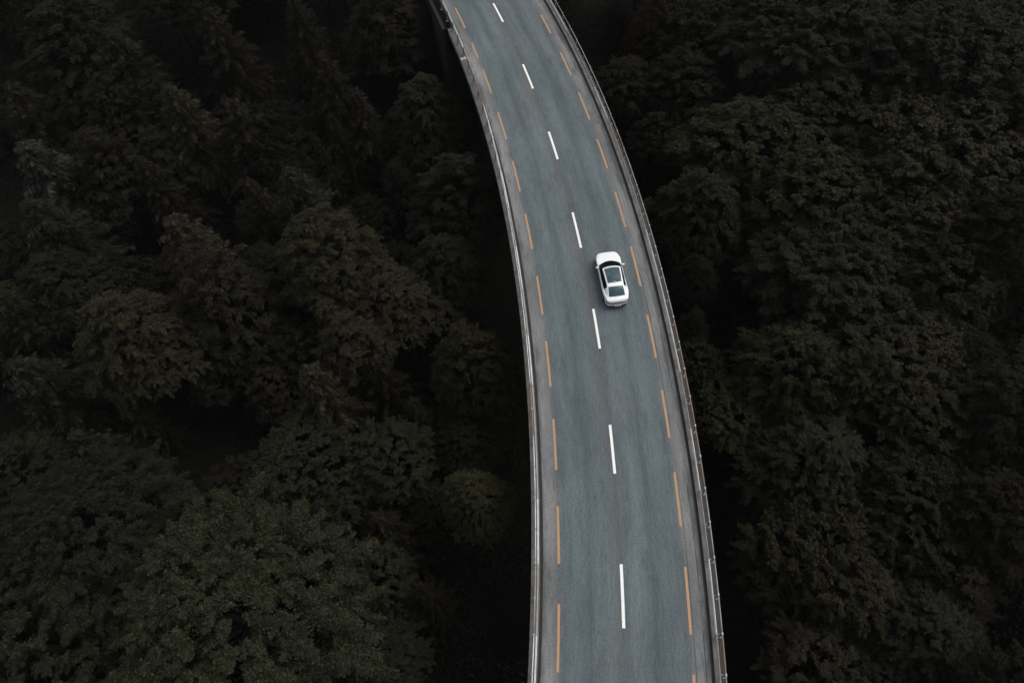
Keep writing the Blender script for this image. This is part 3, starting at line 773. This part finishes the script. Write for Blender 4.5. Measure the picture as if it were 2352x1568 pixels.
for i, (px, py, hw, hh, kd, tint, zc, lab) in enumerate(CAT):
    p = ray(px, py, zc); D = (p - Vector((0, 0, CAM_H))).length
    el = math.asin((CAM_H - p.z) / D)
    R = hw * D / PXM; Hm = hh * D / PXM
    if kd == 's':
        H = 10.5 * (0.8 + R / 14); c = p + Vector((0, 0, -H * .18)); R *= 1.0
        plant('s', c, R, H, tint, lab)
    else:
        H2 = Hm ** 2 - (R * math.sin(el)) ** 2
        H = math.sqrt(max(H2, 0)) / max(.25, math.cos(el)) if H2 > 0 else .7 * R
        H = min(max(H, .75 * R), 2.0 * R)
        rnd_ = (0, 2, 4); tall = (1, 3, 5)
        brown = tint in (BRN, OBR, DBR, DKG) and px < 1300
        var = None if kd == 'B' else (tall if (H > 1.15 * R or brown) else rnd_)[i % 3]
        if kd == 'b' and brown: H = max(H, 1.1 * R)
        plant(kd, p, R * 1.06, H, tint, lab, None, var)
# openings in the canopy where the photo sees down into darkness (x, y, radius)
GAPS = [(450, 1010, 120), (640, 220, 60), (1165, 900, 60), (1150, 720, 60), (1120, 1370, 110), (1060, 1520, 110), (1690, 700, 95), (1660, 790, 70), (1680, 1090, 85),
        (1720, 1330, 80), (1720, 1480, 90), (90, 30, 60), (2290, 60, 50), (700, 330, 60), (1180, 1080, 60), (930, 690, 35), (1370, 120, 75), (2200, 690, 40), (1190, 1250, 70), (30, 960, 40)]
LAND = [(575, 1420, 'largest olive-green crown'), (240, 1245, 'broad grey-green crown at lower left'), (1093, 1160, 'small lone olive tree by the bridge'),
        (1085, 860, 'tall olive-brown tree by the bridge'), (745, 600, 'brown-tipped tree'), (690, 455, 'grey drooping spruce'), (435, 560, 'tall brownish spruce'),
        (315, 770, 'olive-brown hanging tree at mid left'), (110, 395, 'silver-tipped spruce'), (95, 880, 'star-shaped spruce'), (985, 265, 'grey-green tree at the bridge end'),
        (425, 265, 'spruce with the lit left side'), (190, 105, 'pale-topped crown at upper left'), (1492, 90, 'rust-coloured autumn tree'), (1725, 325, 'layered olive tree'),
        (2150, 375, 'yellowish tree at upper right'), (1930, 640, 'large smooth crown right of the car'), (2070, 810, 'tree with orange leaves'), (1690, 945, 'low olive tree by the right railing'),
        (1875, 1275, 'olive-brown tree low on the right'), (1850, 85, 'wide dark crown at the top right')]
FILL = []
# understorey and trees beyond the frame
cnt = 0; tries = 0; outn = 0
frng = np.random.default_rng(5)
while cnt < 165 and tries < 6000:
    tries += 1
    px, py = frng.uniform(-420, 2760), frng.uniform(-330, 1760)
    inside = 0 < px < 2352 and 0 < py < 1568
    if any(math.hypot(px - a, py - b) < q for a, b, q in GAPS): continue
    p = ray(px, py, -12)
    if p.y > 130 or abs(p.x) > 100: continue
    o = math.hypot(p.x - RC[0], p.y - RC[1]) - RR
    R = float(frng.uniform(2.6, 4.2)) if inside else float(frng.uniform(3, 4.6))
    if abs(o) < 6.6 + R: continue
    if not inside and len([1 for t__ in TREES]) > 0 and outn >= 60: continue
    if px > 2150 and py > 1250 and inside: continue
    if any(math.hypot(p.x - a, p.y - b) < (.62 * r + .22 * R if inside else .6 * (r + R)) for a, b, r in TREES): continue
    gz0 = float(terrain(p.x, p.y))
    zc = gz0 + float(frng.uniform(5.0, 9.0)) if inside else gz0 + float(frng.uniform(8, 12))
    side = 'left' if o < 0 else 'right'
    if inside: lab = 'low shaded tree in a dark gap of the wood on the %s of the bridge' % side
    else: lab = 'tree at the margin of the wood on the %s of the bridge' % side
    kd = 's' if (o < 0 and frng.random() < .35) else 'b'
    if kd == 's': zc = gz0 + 6.5
    t_ = [DKG, DKG, BLK, DBR][int(frng.integers(4))] if inside else [GRY, DKG, DBR, OBR][int(frng.integers(4))]  # inside the frame, tints kept dark to stand in for gap shade
    root = plant(kd, (p.x, p.y, zc), R, (12 if kd == 's' else R * .95), t_, lab, ('low shaded trees on the %s' if inside else 'outer trees on the %s') % side)
    if inside: FILL.append((root, px, py, kd))
    cnt += 1; outn += (not inside)
    continue
by = {}
for root, px, py, kd in FILL:
    d, lx, ly, nm = min((math.hypot(px - a, py - b), a, b, n_) for a, b, n_ in LAND if (a < 1300) == (px < 1300))
    dx, dy = px - lx, py - ly
    rel = ('right of' if dx > 0 else 'left of') if abs(dx) > abs(dy) else ('behind' if dy < 0 else 'in front of')
    by.setdefault((nm, rel, kd), []).append((d, root))
ORD = ['nearest', 'second', 'third', 'fourth', 'fifth', 'sixth', 'seventh', 'eighth', 'ninth']
for (nm, rel, kd), lst in by.items():
    for q, (d, root) in enumerate(sorted(lst, key=lambda t: t[0])):
        root['label'] = '%s dim %s %s the %s' % (ORD[min(q, 8)], 'spruce' if kd == 's' else 'leafy tree', rel, nm)

# ---------------------------------------------------------------- undergrowth: uncountable low leaves
n = 420000
gx = rng.uniform(-75, 75, n); gy = rng.uniform(-12, 115, n)
go = np.hypot(gx - RC[0], gy - RC[1]) - RR
ok = (np.abs(go) > 6.6) & (np.sin(gx * .7 + 2 * np.sin(gy * .3)) + np.sin(gy * .6 + gx * .2) + rng.normal(size=n) * .6 > -.2)
gx, gy = gx[ok], gy[ok]; hgt = np.abs(rng.normal(size=len(gx))) * (.35 + .9 * np.clip(np.sin(gx * 1.1 + np.sin(gy * .8)) * np.sin(gy * 1.3 + gx * .4), 0, 1))
P = np.stack([gx, gy, terrain(gx, gy) + .1 + hgt], -1)
Q = leaf_tris(P, unit(rng.normal(size=P.shape) * .6 + np.array([0, 0, 1])), rng.uniform(.10, .26, len(gx)), rng)
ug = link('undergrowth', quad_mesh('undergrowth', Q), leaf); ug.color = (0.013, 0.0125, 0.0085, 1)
tag(ug, 'dark brown bracken and undergrowth covering the forest floor', 'undergrowth', kind='stuff')

# ---------------------------------------------------------------- thin haze volume added to lift the black gaps
hz = MB(); hz.box((0, 30, 9.5), (1290, 1290, 75)); hzm = bpy.data.materials.new('black_lift_haze'); hzm.use_nodes = True
hzm.node_tree.nodes.remove(hzm.node_tree.nodes['Principled BSDF'])
pv = hzm.node_tree.nodes.new('ShaderNodeVolumePrincipled'); pv.inputs['Density'].default_value = HAZE; pv.inputs['Color'].default_value = (0.9, 0.92, 0.93, 1)
hzm.node_tree.links.new(pv.outputs[0], [n for n in hzm.node_tree.nodes if n.type == 'OUTPUT_MATERIAL'][0].inputs['Volume'])
tag(link('haze', hz.me('haze'), hzm), kind='stuff')
